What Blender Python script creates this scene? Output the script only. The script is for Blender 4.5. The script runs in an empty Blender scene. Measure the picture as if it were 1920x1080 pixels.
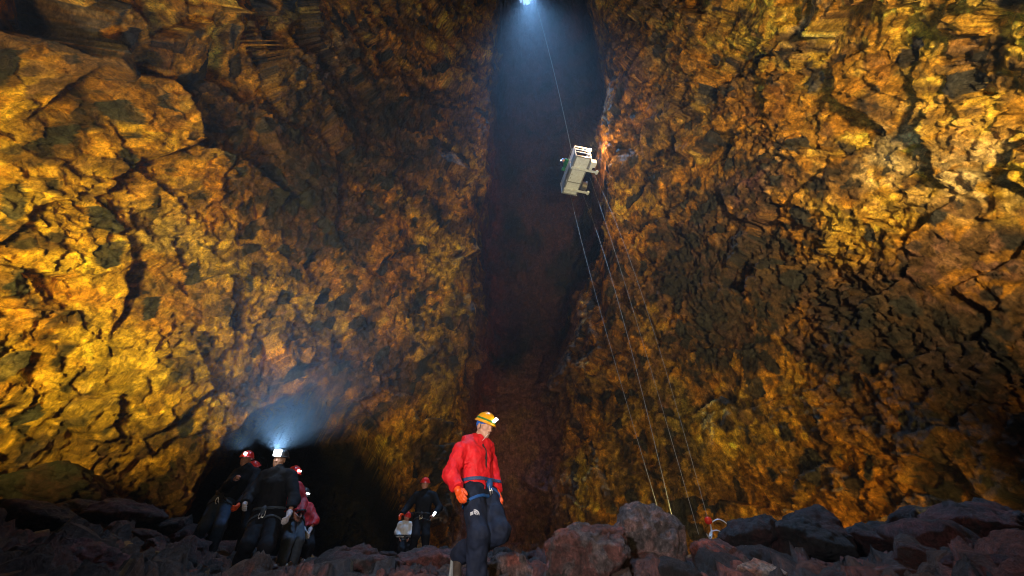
import bpy, bmesh, math, random
import numpy as np
from mathutils import Vector, Matrix
R = math.radians
scene = bpy.context.scene
COL = scene.collection
# ------------------------------------------------------------------ camera
PITCH = 41.0
cd = bpy.data.cameras.new("camera"); cam = bpy.data.objects.new("camera", cd); COL.objects.link(cam)
cd.lens = 14.0; cd.sensor_width = 36.0; cd.clip_start = 0.05; cd.clip_end = 3000
cam.location = (0, 0, 0); cam.rotation_euler = (R(90 + PITCH), 0, 0)
scene.camera = cam
# ------------------------------------------------------------------ world (daylight beyond the shaft mouth)
w = bpy.data.worlds.new("World"); scene.world = w; w.use_nodes = True
nt = w.node_tree; bg = nt.nodes["Background"]
sky = nt.nodes.new("ShaderNodeTexSky"); sky.sky_type = 'NISHITA'; sky.sun_disc = False
sky.sun_elevation = R(32); sky.sun_rotation = R(150)
nt.links.new(sky.outputs[0], bg.inputs[0]); bg.inputs[1].default_value = 0.15
sd = bpy.data.lights.new("sun", 'SUN'); sd.energy = 2.0; sd.angle = R(0.5); sd.color = (1, .95, .88)
sun = bpy.data.objects.new("sun", sd); COL.objects.link(sun); sun.rotation_euler = (R(58), 0, R(30)); sun.location = (0, 0, 80)
scene.view_settings.view_transform = 'Standard'; scene.view_settings.look = 'None'
EXPO = 2.2
scene.view_settings.exposure = EXPO; scene.view_settings.gamma = 1.0
cy = scene.cycles
cy.max_bounces = 5; cy.diffuse_bounces = 3; cy.glossy_bounces = 2; cy.transmission_bounces = 2; cy.volume_bounces = 0
cy.sample_clamp_indirect = 4.0; cy.caustics_reflective = False; cy.caustics_refractive = False
cy.use_denoising = True; cy.filter_width = 1.1; cy.use_adaptive_sampling = True; cy.adaptive_threshold = .02

def aim(o, tgt):
    o.rotation_euler = (Vector(tgt) - o.location).to_track_quat('-Z', 'Y').to_euler()
def spot(name, loc, tgt, power, col, angle, blend=1.0, rad=0.15):
    l = bpy.data.lights.new(name, 'SPOT'); l.energy = power / 2 ** EXPO; l.color = col; l.spot_size = R(angle); l.spot_blend = blend
    l.shadow_soft_size = rad
    o = bpy.data.objects.new(name, l); COL.objects.link(o); o.location = loc; aim(o, tgt); return o
def point(name, loc, power, col, rad=0.05):
    l = bpy.data.lights.new(name, 'POINT'); l.energy = power / 2 ** EXPO; l.color = col; l.shadow_soft_size = rad
    o = bpy.data.objects.new(name, l); COL.objects.link(o); o.location = loc; return o
CP, SP = math.cos(R(PITCH)), math.sin(R(PITCH)); FP = 14 / 36 * 1920
def ray(px, py):
    r = px - 960; u = 540 - py
    return np.array([r, FP * CP - u * SP, FP * SP + u * CP])
def P(px, py, Y):            # the point of the place seen at (px, py) that lies Y metres ahead
    d = ray(px, py); return d * (Y / d[1])
def PH(px, py, H):           # same, at horizontal distance H
    d = ray(px, py); return d * (H / math.hypot(d[0], d[1]))
# floodlights standing on the cave floor just outside the picture
WARM = (1.0, .66, .22)
spot("floodlight_left", (-8.0, 2.6, 2.4), (-9.9, 7.4, 6.8), 5200, (1.0, .78, .13), 110, rad=.5)
spot("floodlight_left_high", (-5.5, -1.0, 0.6), (-9.0, 6.5, 11.5), 6200, (1.0, .68, .22), 92, rad=.6)
spot("floodlight_right", (6.0, -2.5, 1.2), (10.8, 6.8, 12.6), 18500, (1.0, .75, .31), 76, rad=.7)
spot("floodlight_right_floor", (8.8, 7.2, 1.5), (6.8, 12.0, 3.6), 950, (1.0, .64, .12), 135, rad=.3)
spot("floodlight_floor_centre", (2.9, 8.8, 1.45), (4.2, 14.5, 5.5), 560, (1.0, .78, .22), 125, rad=.3)
spot("floodlight_centre", (0.5, -3.0, 0.3), (-1.0, 14, 12.5), 2700, (1.0, .84, .44), 82, rad=.5)
spot("camera_flash", (-1.0, -0.6, 0.8), (0.5, 6, 1.1), 1000, (1.0, .90, .92), 84, 0.9, 0.06)
spot("shaft_light", tuple(PH(990, -14, 9.6)), (2.0, 11.0, 4.0), 62000, (.30, .58, 1.0), 31, 1.0, 0.3)  # added lamp under the shaft mouth, standing in for blue daylight

# ------------------------------------------------------------------ numeric noise
def h32(ix, iy, iz, seed):
    x = (ix.astype(np.int64) * 73856093) ^ (iy.astype(np.int64) * 19349663) ^ (iz.astype(np.int64) * 83492791) ^ (seed * 2654435761)
    x = (x & 0xffffffff).astype(np.uint32)
    x ^= x >> np.uint32(16); x *= np.uint32(0x7feb352d); x ^= x >> np.uint32(15); x *= np.uint32(0x846ca68b); x ^= x >> np.uint32(16)
    return x
def hf(h, k):
    h = h * np.uint32(2 * k + 1) + np.uint32((k * 0x9e3779b9) & 0xffffffff)
    h ^= h >> np.uint32(15); h *= np.uint32(0x2c1b3c6d); h ^= h >> np.uint32(13)
    return (h & np.uint32(0xffffff)).astype(np.float32) / 16777216.0
def vnoise(p, s, seed=0):
    q = p / s; f = np.floor(q); t = (q - f).astype(np.float32); f = f.astype(np.int64)
    t = t * t * (3 - 2 * t); out = 0
    for dx in (0, 1):
        wx = t[:, 0] if dx else 1 - t[:, 0]
        for dy in (0, 1):
            wy = t[:, 1] if dy else 1 - t[:, 1]
            for dz in (0, 1):
                wz = t[:, 2] if dz else 1 - t[:, 2]
                out = out + wx * wy * wz * hf(h32(f[:, 0] + dx, f[:, 1] + dy, f[:, 2] + dz, seed), 1)
    return out * 2 - 1
def fbm(p, s, n=4, seed=0, g=.5):
    o = 0; a = 1; T = 0
    for i in range(n):
        o = o + a * vnoise(p, s / 2 ** i, seed + i * 17); T += a; a *= g
    return o / T
def facets(p, s, seed=0):
    q = (p / s).astype(np.float32); f = np.floor(q).astype(np.int64); n = len(p)
    F1 = np.full(n, 9., np.float32); F2 = np.full(n, 9., np.float32)
    ID = np.zeros(n, np.uint32); V = np.zeros((n, 3), np.float32)
    for dx in (-1, 0, 1):
        for dy in (-1, 0, 1):
            for dz in (-1, 0, 1):
                c = f + np.array([dx, dy, dz]); h = h32(c[:, 0], c[:, 1], c[:, 2], seed)
                v = np.stack([q[:, i] - c[:, i] - hf(h, i + 2) for i in range(3)], 1).astype(np.float32)
                d = (v * v).sum(1); m = d < F1
                F2 = np.where(m, F1, np.minimum(F2, d)); F1 = np.where(m, d, F1)
                ID = np.where(m, h, ID); V[m] = v[m]
    return np.sqrt(F1), np.sqrt(F2), ID, V
def facet_disp(p, s, seed, tilt=.6, off=.35, crack=.25, cw=.10):
    F1, F2, ID, V = facets(p, s, seed)
    d = 0
    for i in range(3): d = d + V[:, i] * (hf(ID, 5 + i) * 2 - 1)
    d = d * tilt * 1.6 + (hf(ID, 9) * 2 - 1) * off
    e = np.clip((F2 - F1) / cw, 0, 1); d = d - crack * (1 - e) * (hf(ID, 11) > .35)
    return d * s, ID, e
def sst(a, b, x):
    t = np.clip((x - a) / (b - a), 0, 1); return t * t * (3 - 2 * t)

# ------------------------------------------------------------------ object helpers
def tag(o, label=None, cat=None, group=None, kind=None):
    if label: o['label'] = label
    if cat: o['category'] = cat
    if group: o['group'] = group
    if kind: o['kind'] = kind
    return o
def mesh_np(name, V, F, mat, parent=None, smooth=True, col=None, origin=None):
    V = np.asarray(V, np.float32); F = np.asarray(F, np.int32)
    if origin is not None: V = V - np.asarray(origin, np.float32)
    me = bpy.data.meshes.new(name); k = F.shape[1]
    me.vertices.add(len(V)); me.vertices.foreach_set("co", V.ravel())
    me.loops.add(F.size); me.loops.foreach_set("vertex_index", F.ravel())
    me.polygons.add(len(F)); me.polygons.foreach_set("loop_start", np.arange(0, F.size, k, dtype=np.int32))
    if smooth: me.polygons.foreach_set("use_smooth", np.ones(len(F), bool))
    me.update(calc_edges=True)
    if col is not None:
        a = me.color_attributes.new("rock_colour", 'FLOAT_COLOR', 'POINT')
        c = np.ones((len(V), 4), np.float32); c[:, :3] = col; a.data.foreach_set("color", c.ravel())
    me.materials.append(mat)
    o = bpy.data.objects.new(name, me); COL.objects.link(o)
    if parent is not None: o.parent = parent
    elif origin is not None: o.location = origin
    return o
def empty(name, loc, label, cat, group=None):
    o = bpy.data.objects.new(name, None); COL.objects.link(o); o.location = loc; o.empty_display_size = .1
    return tag(o, label, cat, group)
def mat(name, col, rough=.7, noise=0.15, ns=8., bump=0., bs=40., spec=.4, metal=0., emit=None, es=0.):
    m = bpy.data.materials.new(name); m.use_nodes = True; n = m.node_tree; b = n.nodes["Principled BSDF"]
    b.inputs["Roughness"].default_value = rough; b.inputs["Metallic"].default_value = metal
    b.inputs["Specular IOR Level"].default_value = spec; b.inputs["Base Color"].default_value = (*col, 1)
    if emit:
        b.inputs["Emission Color"].default_value = (*emit, 1); b.inputs["Emission Strength"].default_value = es
    tc = n.nodes.new("ShaderNodeTexCoord")
    if noise:
        t = n.nodes.new("ShaderNodeTexNoise"); t.inputs["Scale"].default_value = ns; t.inputs["Detail"].default_value = 5
        n.links.new(tc.outputs["Object"], t.inputs["Vector"])
        mr = n.nodes.new("ShaderNodeMapRange"); mr.inputs[1].default_value = .3; mr.inputs[2].default_value = .7
        mr.inputs[3].default_value = 1 - noise; mr.inputs[4].default_value = 1 + noise
        n.links.new(t.outputs[0], mr.inputs[0])
        x = n.nodes.new("ShaderNodeVectorMath"); x.operation = 'SCALE'; x.inputs[0].default_value = col
        n.links.new(mr.outputs[0], x.inputs["Scale"]); n.links.new(x.outputs[0], b.inputs["Base Color"])
    if bump:
        t2 = n.nodes.new("ShaderNodeTexNoise"); t2.inputs["Scale"].default_value = bs; t2.inputs["Detail"].default_value = 6
        n.links.new(tc.outputs["Object"], t2.inputs["Vector"])
        bu = n.nodes.new("ShaderNodeBump"); bu.inputs["Strength"].default_value = bump; bu.inputs["Distance"].default_value = .01
        n.links.new(t2.outputs[0], bu.inputs["Height"]); n.links.new(bu.outputs[0], b.inputs["Normal"])
    return m
def rock_mat(name, s1=2.2, dist=.12, r0=.45, r1=.85, spec=.4, base=None):
    """colour from the stone's own mineral patches, broken up by fine grain, veins and pits"""
    m = bpy.data.materials.new(name); m.use_nodes = True; n = m.node_tree; L = n.links; b = n.nodes["Principled BSDF"]
    b.inputs["Specular IOR Level"].default_value = spec
    tc = n.nodes.new("ShaderNodeTexCoord")
    if base is None:
        at = n.nodes.new("ShaderNodeAttribute"); at.attribute_name = "rock_colour"; src = at.outputs["Color"]
    else:
        nb = n.nodes.new("ShaderNodeTexNoise"); nb.inputs["Scale"].default_value = 1.6; nb.inputs["Detail"].default_value = 8
        L.new(tc.outputs["Object"], nb.inputs["Vector"])
        rp = n.nodes.new("ShaderNodeValToRGB"); e = rp.color_ramp.elements
        e[0].position = .35; e[0].color = (*base[0], 1); e[1].position = .65; e[1].color = (*base[-1], 1)
        for i, c in enumerate(base[1:-1]):
            k = e.new(.35 + .3 * (i + 1) / (len(base) - 1)); k.color = (*c, 1)
        L.new(nb.outputs[0], rp.inputs[0]); src = rp.outputs[0]
    def noise(sc, det=8, ro=.6, dis=0.):
        t = n.nodes.new("ShaderNodeTexNoise"); t.inputs["Scale"].default_value = sc; t.inputs["Detail"].default_value = det
        t.inputs["Roughness"].default_value = ro; t.inputs["Distortion"].default_value = dis
        L.new(tc.outputs["Object"], t.inputs["Vector"]); return t
    def mr(inp, a, c, lo, hi):
        q = n.nodes.new("ShaderNodeMapRange"); q.inputs[1].default_value = a; q.inputs[2].default_value = c
        q.inputs[3].default_value = lo; q.inputs[4].default_value = hi; L.new(inp, q.inputs[0]); return q.outputs[0]
    n1 = noise(s1 * 1.5, 12, .72, 1.0); n2 = noise(s1 * 6, 8, .7, .6)
    mpg = n.nodes.new("ShaderNodeMapping"); mpg.inputs["Rotation"].default_value = (R(28), R(35), R(20)); mpg.inputs["Scale"].default_value = (1, 1, .22)
    L.new(tc.outputs["Object"], mpg.inputs[0]); n3 = noise(s1 * 5, 9, .7, .8); L.new(mpg.outputs[0], n3.inputs["Vector"])
    def mul(c, f):
        x = n.nodes.new("ShaderNodeVectorMath"); x.operation = 'SCALE'; L.new(c, x.inputs[0]); L.new(f, x.inputs["Scale"]); return x.outputs[0]
    c = mul(src, mr(n1.outputs[0], .3, .7, .30, 1.70)); c = mul(c, mr(n2.outputs[0], .3, .7, .45, 1.55))
    c = mul(c, mr(n3.outputs[0], .3, .7, .5, 1.5))
    L.new(c, b.inputs["Base Color"])
    L.new(mr(n2.outputs[0], .35, .65, r0, r1), b.inputs["Roughness"])
    vo = n.nodes.new("ShaderNodeTexVoronoi"); vo.feature = 'F1'; vo.inputs["Scale"].default_value = s1 * 4.2
    wv = n.nodes.new("ShaderNodeVectorMath"); wv.operation = 'MULTIPLY_ADD'; L.new(n1.outputs["Color"], wv.inputs[0])
    wv.inputs[1].default_value = (.25, .25, .25); L.new(tc.outputs["Object"], wv.inputs[2]); L.new(wv.outputs[0], vo.inputs["Vector"])
    a1 = n.nodes.new("ShaderNodeMath"); a1.operation = 'MULTIPLY_ADD'; vd = n.nodes.new("ShaderNodeVectorMath"); vd.operation = 'DOT_PRODUCT'; vs = n.nodes.new("ShaderNodeVectorMath"); vs.operation = 'SUBTRACT'
    L.new(wv.outputs[0], vs.inputs[0]); L.new(vo.outputs["Position"], vs.inputs[1]); vc = n.nodes.new("ShaderNodeVectorMath"); vc.operation = 'SUBTRACT'
    L.new(vo.outputs["Color"], vc.inputs[0]); vc.inputs[1].default_value = (.5, .5, .5); L.new(vs.outputs[0], vd.inputs[0]); L.new(vc.outputs[0], vd.inputs[1])   # each small chip is a tilted plane
    L.new(vd.outputs["Value"], a1.inputs[0]); a1.inputs[1].default_value = s1 * 3.0
    L.new(n1.outputs[0], a1.inputs[2])
    a2 = n.nodes.new("ShaderNodeMath"); a2.operation = 'MULTIPLY_ADD'; L.new(n2.outputs[0], a2.inputs[0]); a2.inputs[1].default_value = .45
    L.new(a1.outputs[0], a2.inputs[2])
    a3 = n.nodes.new("ShaderNodeMath"); a3.operation = 'MULTIPLY_ADD'; L.new(n3.outputs[0], a3.inputs[0]); a3.inputs[1].default_value = .6; L.new(a2.outputs[0], a3.inputs[2]); a2 = a3
    bu = n.nodes.new("ShaderNodeBump"); bu.inputs["Strength"].default_value = 1.; bu.inputs["Distance"].default_value = dist
    L.new(a2.outputs[0], bu.inputs["Height"]); L.new(bu.outputs[0], b.inputs["Normal"])
    return m
M_WALL = rock_mat("mineral_rock", spec=.25)
M_GROUND = rock_mat("rubble_rock", 5., .05, .5, .9)

# ------------------------------------------------------------------ cave wall: a closed bottle-shaped chamber round the camera
azs = np.radians(np.concatenate([np.arange(-180, -104, 2.0), np.arange(-104, 104, .165), np.arange(104, 180.1, 2.0)]))
els = np.radians(np.concatenate([np.arange(-14, 3, 1.0), np.arange(3, 80, .155), np.arange(80, 90.01, .5)])); els[-1] = R(89.98)
NA, NE = len(azs), len(els)
def plan(a):       # horizontal radius of the chamber
    d = np.degrees(a)
    return np.interp(d, [-180, -120, -90, -65, -45, -30, -12, -5, 5, 14, 30, 50, 70, 90, 120, 180],
                     [10, 9, 9.5, 11.5, 13.5, 14.5, 16, 17.5, 18, 17, 15.5, 13.5, 12, 10.5, 10, 10])
hs = np.linspace(-4, 52, 500)
prof = np.interp(hs, [-4, 0, 3, 9, 20, 34, 46, 50, 52], [1.0, 1.0, 1.03, 1.0, .84, .66, .50, .30, .0])
AZ, EL = np.meshgrid(azs, els)
H = np.zeros_like(AZ)
for i, a in enumerate(azs):
    rr = np.maximum(plan(a) * prof, 1e-3); e = np.arctan2(hs, rr); H[:, i] = np.interp(els, e, hs)
RHO = plan(AZ) * np.interp(H, hs, prof)
AD, ED = np.degrees(AZ), np.degrees(EL)
base0 = np.stack([RHO * np.sin(AZ), RHO * np.cos(AZ), H], 2).reshape(-1, 3)
bigw = fbm(base0, 5.0, 3, 5).reshape(AZ.shape)
# the cleft that runs up the chamber's end to the shaft
wob = bigw * 1.6
eL = np.interp(ED, [0, 15, 45, 77, 90], [-6.5, -6.5, -6.5, -8, -10]) + wob * .8
eR = np.interp(ED, [0, 12, 20, 41, 60, 77, 90], [3.5, 4.0, 7.5, 11, 20, 34, 40]) + wob * 1.5
rag = fbm(base0 * np.array([1, 1, .45]), 2.2, 4, 61).reshape(AZ.shape)
cleft = sst(-1.6, 3.2, AD - eL + rag * 3.0) * (1 - sst(-4.5, 8.0, AD - eR + rag * 5.0 * (1 - sst(50, 62, ED))))
# the low tunnel behind the group on the left
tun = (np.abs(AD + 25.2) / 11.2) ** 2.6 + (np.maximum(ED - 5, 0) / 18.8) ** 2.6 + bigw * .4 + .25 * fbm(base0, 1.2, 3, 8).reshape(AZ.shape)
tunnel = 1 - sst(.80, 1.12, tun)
RHO2 = RHO * (1 + 0.0 * AD) + cleft * np.interp(ED, [0, 25, 45, 70, 80], [2.0, 2.8, 6.0, 5.0, 1.0]) + tunnel * 8.5
RHO2 += bigw * .8 * np.clip(1 - ED / 95, 0, 1)
B = np.stack([RHO2 * np.sin(AZ), RHO2 * np.cos(AZ), H * 1.0], 2)
RS = RHO + .5 * bigw
BS = np.stack([RS * np.sin(AZ), RS * np.cos(AZ), H], 2)                # normals from the uncut bottle keep the lips of the cleft clean
gu = np.gradient(BS, axis=1); gv = np.gradient(BS, axis=0)
N = np.cross(gu, gv); N /= np.maximum(np.linalg.norm(N, axis=2, keepdims=True), 1e-9)
if (N[NE // 3, NA // 2] * B[NE // 3, NA // 2]).sum() > 0: N = -N      # towards the chamber
N[ED > 84] = (0, 0, -1)
Bf = B.reshape(-1, 3).astype(np.float64); Nf = N.reshape(-1, 3)
warp = np.stack([fbm(Bf, 1.6, 3, 31), fbm(Bf, 1.6, 3, 37), fbm(Bf, 1.6, 3, 41)], 1)
edf = ED.ravel(); adf = AD.ravel()
stretch = np.ones(3)
SK = np.array([1, 1, .78])
d1, id1, e1 = facet_disp(Bf + warp * .45, 1.9, 3, .36, .16, .05, .035)
d2, id2, e2 = facet_disp(Bf * SK + warp * .22, .44, 4, .58, .26, .02, .05)
d3, id3, e3 = facet_disp(Bf * SK + warp * .10, .18, 6, .75, .28, .0, .10)
rough = sst(-.35, .25, fbm(Bf, 3.2, 2, 77))                             # slabby parts and crumbly parts
tl = np.exp(-(((adf + 66) / 14) ** 2 + ((edf - 48) / 16) ** 2))         # big slabs high on the left
k3 = np.clip(rough * .9 + .25 - tl * .8, .12, 1.1)
disp = d1 * (.55 + 1.1 * tl) + d2 * .46 * (1 - .3 * tl) * (.6 + .4 * k3) + d3 * .75 * k3 + fbm(Bf, .5, 4, 90) * .07 * k3 + fbm(Bf, .13, 2, 95) * .04
holes = sst(.42, .62, fbm(Bf * np.array([1, 1, .75]), 1.5, 3, 55)) * (1 - tl)
disp = disp - holes * .26
V = Bf + Nf * disp[:, None]
# --- mineral colours of the rock, with shade painted into some zones
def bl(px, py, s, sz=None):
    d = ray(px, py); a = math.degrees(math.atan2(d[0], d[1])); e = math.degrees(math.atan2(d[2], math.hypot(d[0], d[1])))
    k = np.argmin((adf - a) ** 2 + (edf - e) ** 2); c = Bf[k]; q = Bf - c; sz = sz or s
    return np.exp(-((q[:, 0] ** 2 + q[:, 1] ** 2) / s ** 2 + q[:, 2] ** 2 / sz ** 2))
OCH = np.array([.50, .205, .018]); YEL = np.array([.62, .38, .035]); RUS = np.array([.30, .105, .018]); UMB = np.array([.14, .072, .028])
PUR = np.array([.085, .036, .036]); BLK = np.array([.022, .021, .020]); OLI = np.array([.27, .22, .055]); CRM = np.array([.62, .48, .24]); GRY = np.array([.050, .048, .044])
n1 = fbm(Bf, 1.8, 5, 101); n2 = fbm(Bf, .9, 4, 111); n3 = fbm(Bf, 3.5, 4, 121); n4 = fbm(Bf, .35, 3, 131)
r1, r2, r3 = hf(id1, 21), hf(id2, 22), hf(id3, 23)
def mixc(c, t, m): return c + (t - c) * np.clip(m, 0, 1)[:, None]
col = np.tile(OCH, (len(Bf), 1))
col = mixc(col, YEL, sst(-.2, .5, n1 + (r2 - .5) * .9 + (r3 - .5) * .4) * .9)
col = mixc(col, RUS, sst(.0, .45, n2 + (r2 - .55) * 1.1 + n4 * .3) * .8)
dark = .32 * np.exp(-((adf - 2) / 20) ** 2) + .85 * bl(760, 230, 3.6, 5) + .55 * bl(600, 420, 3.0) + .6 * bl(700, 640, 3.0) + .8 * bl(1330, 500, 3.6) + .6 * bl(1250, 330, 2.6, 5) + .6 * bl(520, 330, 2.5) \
    + .7 * bl(1750, 640, 2.6) + .5 * bl(1500, 560, 2.5) + .5 * bl(620, 200, 3.0) + .6 * bl(1850, 820, 2.5) + .5 * bl(820, 860, 2.5) + .4 * bl(1350, 650, 1.8)  # dark brown rock zones, partly shade painted into the colour
yel = 1.0 * bl(120, 600, 4.0) + .5 * bl(450, 520, 2.5) + .6 * bl(830, 560, 1.8, 5) + .9 * bl(1340, 740, 2.2) + .5 * bl(550, 60, 3.) + .5 * bl(1700, 300, 3.0) + .4 * bl(860, 400, 2.0, 6)
oli = .8 * bl(850, 620, 2.0, 5) + .9 * bl(1300, 750, 2.3) + .6 * bl(1190, 880, 2.0) + .7 * bl(1230, 250, 2.0, 4) + .5 * bl(860, 250, 1.6, 5) + .5 * bl(300, 700, 2) + .4 * bl(480, 500, 2) + .5 * bl(560, 620, 2)
pur = .9 * bl(1180, 120, 2.6, 8) + .7 * bl(1400, 400, 2.2, 3) + .6 * bl(620, 150, 2.2) + .8 * bl(1130, 560, 1.7, 5) + .8 * bl(1020, 800, 1.6, 3) + .5 * bl(1430, 330, 2) + .9 * bl(300, 900, 2.2, 1.2) + .8 * bl(60, 900, 3, 1.0)  # purple rock; the low left patches also paint the ledge's shadow
crm = .9 * bl(1830, 330, 1.0) + .9 * bl(1650, 290, 1.0) + .6 * bl(1440, 330, .8) + .5 * bl(620, 90, 1.4) + .6 * bl(310, 440, 1.0) + .6 * bl(1500, 30, 1.2)
col = mixc(col, YEL * 1.05, yel * sst(-.5, .2, n1 + n4 * .6) * .8)
col = mixc(col, OLI, oli * sst(-.4, .2, n2) * .9)
col = mixc(col, CRM, crm * sst(-.3, .2, n2 + n4) * .8)
col = mixc(col, CRM, (r2 > .93) * sst(-.1, .3, n4 + .15) * .45)
col = mixc(col, PUR, pur * sst(-.5, .25, n1 + (r2 - .5)) )
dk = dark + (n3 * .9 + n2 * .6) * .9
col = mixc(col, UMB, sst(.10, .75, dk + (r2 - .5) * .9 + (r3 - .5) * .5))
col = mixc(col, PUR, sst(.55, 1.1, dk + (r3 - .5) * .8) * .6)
n5 = fbm(Bf, .22, 2, 141); n6 = fbm(Bf * np.array([1, 1, .7]), .55, 4, 151)
col = col * (.45 + 1.1 * r3 * (.7 + .6 * r2))[:, None] * (1 + .55 * n5)[:, None]
col = mixc(col, UMB * .8, sst(.12, .40, n6 + dark * .22) * .85)
col = mixc(col, BLK, sst(.28, .42, n6 * .7 + (r3 - .5) * .5 + dark * .16) * .8)
col = mixc(col, BLK, sst(.87, .97, r2 + dark * .12 + n2 * .15) * .9)       # dark lava inclusions
col = mixc(col, BLK, (r3 > .90) * .7 * sst(-.4, .2, n2 + dark))
col = mixc(col, GRY, ((r2 > .93) & (r3 > .3)) * .6)
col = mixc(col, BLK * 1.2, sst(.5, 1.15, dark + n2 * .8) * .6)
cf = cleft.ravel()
cin = PUR * .9 + (BLK - PUR * .9) * sst(-.3, .4, n1)[:, None]  # purple-brown rock with the cleft's deep shade painted in
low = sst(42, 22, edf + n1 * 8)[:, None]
cin = cin * (1 - low) + low * (PUR * 2.2 + (UMB * 1.1 - PUR * 1.2) * sst(-.1, .4, n2)[:, None])  # brown-red rock, painted brighter low down as if lamplit
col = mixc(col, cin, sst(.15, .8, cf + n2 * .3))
redb = np.exp(-((adf - eL.ravel() - 2.6) / 1.9) ** 2) * sst(8, 20, edf) * (1 - sst(60, 74, edf))
col = mixc(col, np.array([.19, .045, .035]), redb * .8 * sst(-.5, .1, n2))
col = mixc(col, BLK * .5, sst(.06, .45, tunnel.ravel() + n2 * .1) * .97)  # the tunnel's darkness painted in as near-black
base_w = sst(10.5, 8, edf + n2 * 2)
col = mixc(col, PUR * .8, base_w * .7 * sst(-5, -25, adf))  # foot of the left wall: the ledge's shadow painted in purple
col = np.clip(col, .008, .8)
idx = np.arange(NA * NE).reshape(NE, NA)
F = np.stack([idx[:-1, :-1], idx[:-1, 1:], idx[1:, 1:], idx[1:, :-1]], 2).reshape(-1, 4)
# the mouth of the shaft, open to the sky
hd = ray(988, -22); ha, he = math.atan2(hd[0], hd[1]), math.atan2(hd[2], math.hypot(hd[0], hd[1]))
D = V / np.linalg.norm(V, axis=1, keepdims=True)
hv = np.array([math.cos(he) * math.sin(ha), math.cos(he) * math.cos(ha), math.sin(he)])
ang = np.degrees(np.arccos(np.clip(D @ hv, -1, 1))) + n2 * .3
F = F[(ang[F].max(1) > 1.5)]
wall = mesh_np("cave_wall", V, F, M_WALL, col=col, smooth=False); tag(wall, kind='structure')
del B, N, gu, gv, warp

# ------------------------------------------------------------------ cave floor
def joints(Y, **k):      # each joint: (px, py) or (px, py, metres ahead)
    return {n: P(v[0], v[1], v[2] if len(v) > 2 else Y) for n, v in k.items()}
PEOPLE = {
 'walker': joints(4.9, head=(909, 799), neck=(892, 829, 4.92), sR=(866, 842, 4.74), sL=(913, 838, 5.06), eR=(845, 888, 4.66), wR=(858, 918, 4.58), eL=(923, 890, 5.14), wL=(931, 923, 5.02),
    pelvis=(897, 912, 4.92), hR=(888, 925, 4.82), hL=(911, 925, 5.02), kR=(896, 1003, 4.66), aR=(893, 1082, 4.78), tR=(914, 1094, 4.60), kL=(937, 996, 4.74), aL=(861, 1040, 5.10), tL=(857, 1083, 4.98)),
 'A': joints(8.0, head=(461, 862), neck=(463, 877), sR=(446, 887), sL=(480, 888, 8.1), eR=(426, 912, 7.8), wR=(440, 898, 7.6), eL=(468, 922, 7.9), wL=(447, 947, 7.6), pelvis=(416, 936), hR=(407, 941), hL=(425, 941),
    kR=(384, 986, 7.8), aR=(358, 1028), tR=(349, 1042, 7.8), kL=(413, 988, 7.8), aL=(395, 1034), tL=(386, 1050, 7.8)),
 'B': joints(8.6, head=(474, 881), neck=(480, 894), sR=(466, 902), sL=(494, 902), eR=(462, 925), wR=(468, 948), eL=(494, 928), wL=(488, 950), pelvis=(474, 950), hR=(467, 953), hL=(482, 953),
    kR=(462, 992, 8.5), aR=(450, 1030), tR=(446, 1040, 8.4), kL=(480, 994, 8.5), aL=(472, 1034), tL=(470, 1044, 8.4)),
 'C': joints(6.7, head=(524, 862), neck=(523, 880), sR=(497, 893), sL=(546, 894), eR=(470, 926, 6.6), wR=(459, 945, 6.35), eL=(551, 938, 6.6), wL=(541, 966, 6.4), pelvis=(502, 962), hR=(489, 970), hL=(515, 972),
    kR=(464, 1022, 6.45), aR=(441, 1072, 6.7), tR=(426, 1090, 6.4), kL=(500, 1026, 6.4), aL=(474, 1080, 6.6), tL=(466, 1102, 6.3)),
 'D': joints(8.2, head=(550, 891), neck=(547, 907), sR=(538, 914, 8.05), sL=(560, 914, 8.35), eR=(541, 944, 7.95), wR=(552, 964, 7.9), eL=(568, 944, 8.3), wL=(563, 966, 8.1), pelvis=(549, 970), hR=(542, 975, 8.1), hL=(556, 975, 8.3),
    kR=(540, 1014, 7.9), aR=(528, 1054, 7.9), tR=(510, 1067, 7.75), kL=(560, 1013, 8.1), aL=(549, 1052, 8.2), tL=(536, 1064, 8.0)),
 'E': joints(9.0, head=(567, 931), neck=(567, 946), sR=(561, 952, 8.85), sL=(579, 953, 9.1), eR=(562, 978, 8.7), wR=(571, 996, 8.65), eL=(590, 976, 9.0), wL=(580, 996, 8.8), pelvis=(570, 992), hR=(565, 997, 8.9), hL=(576, 997, 9.1),
    kR=(568, 1023, 8.7), aR=(560, 1046, 8.8), tR=(570, 1054, 8.6), kL=(580, 1022, 8.9), aL=(574, 1044, 9.0), tL=(585, 1051, 8.9)),
 'F': joints(11.2, head=(797, 908), neck=(797, 922), sR=(781, 929), sL=(813, 929), eR=(765, 950), wR=(752, 965, 11.0), eL=(824, 952), wL=(813, 966, 10.9), pelvis=(791, 967), hR=(784, 970), hL=(799, 970),
    kR=(779, 1005, 11.0), aR=(772, 1037), tR=(767, 1049, 11.0), kL=(798, 1004, 11.1), aL=(798, 1036), tL=(801, 1048, 11.0)),
 'G': joints(11.6, head=(763, 970), neck=(760, 979), sR=(750, 984), sL=(770, 984), eR=(745, 998), wR=(749, 1010, 11.4), eL=(772, 999), wL=(766, 1010, 11.4), pelvis=(757, 1009), hR=(752, 1012), hL=(763, 1012),
    kR=(751, 1031, 11.4), aR=(752, 1047), tR=(749, 1053, 11.4), kL=(765, 1030, 11.4), aL=(763, 1047), tL=(767, 1053, 11.4)),
}
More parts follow.
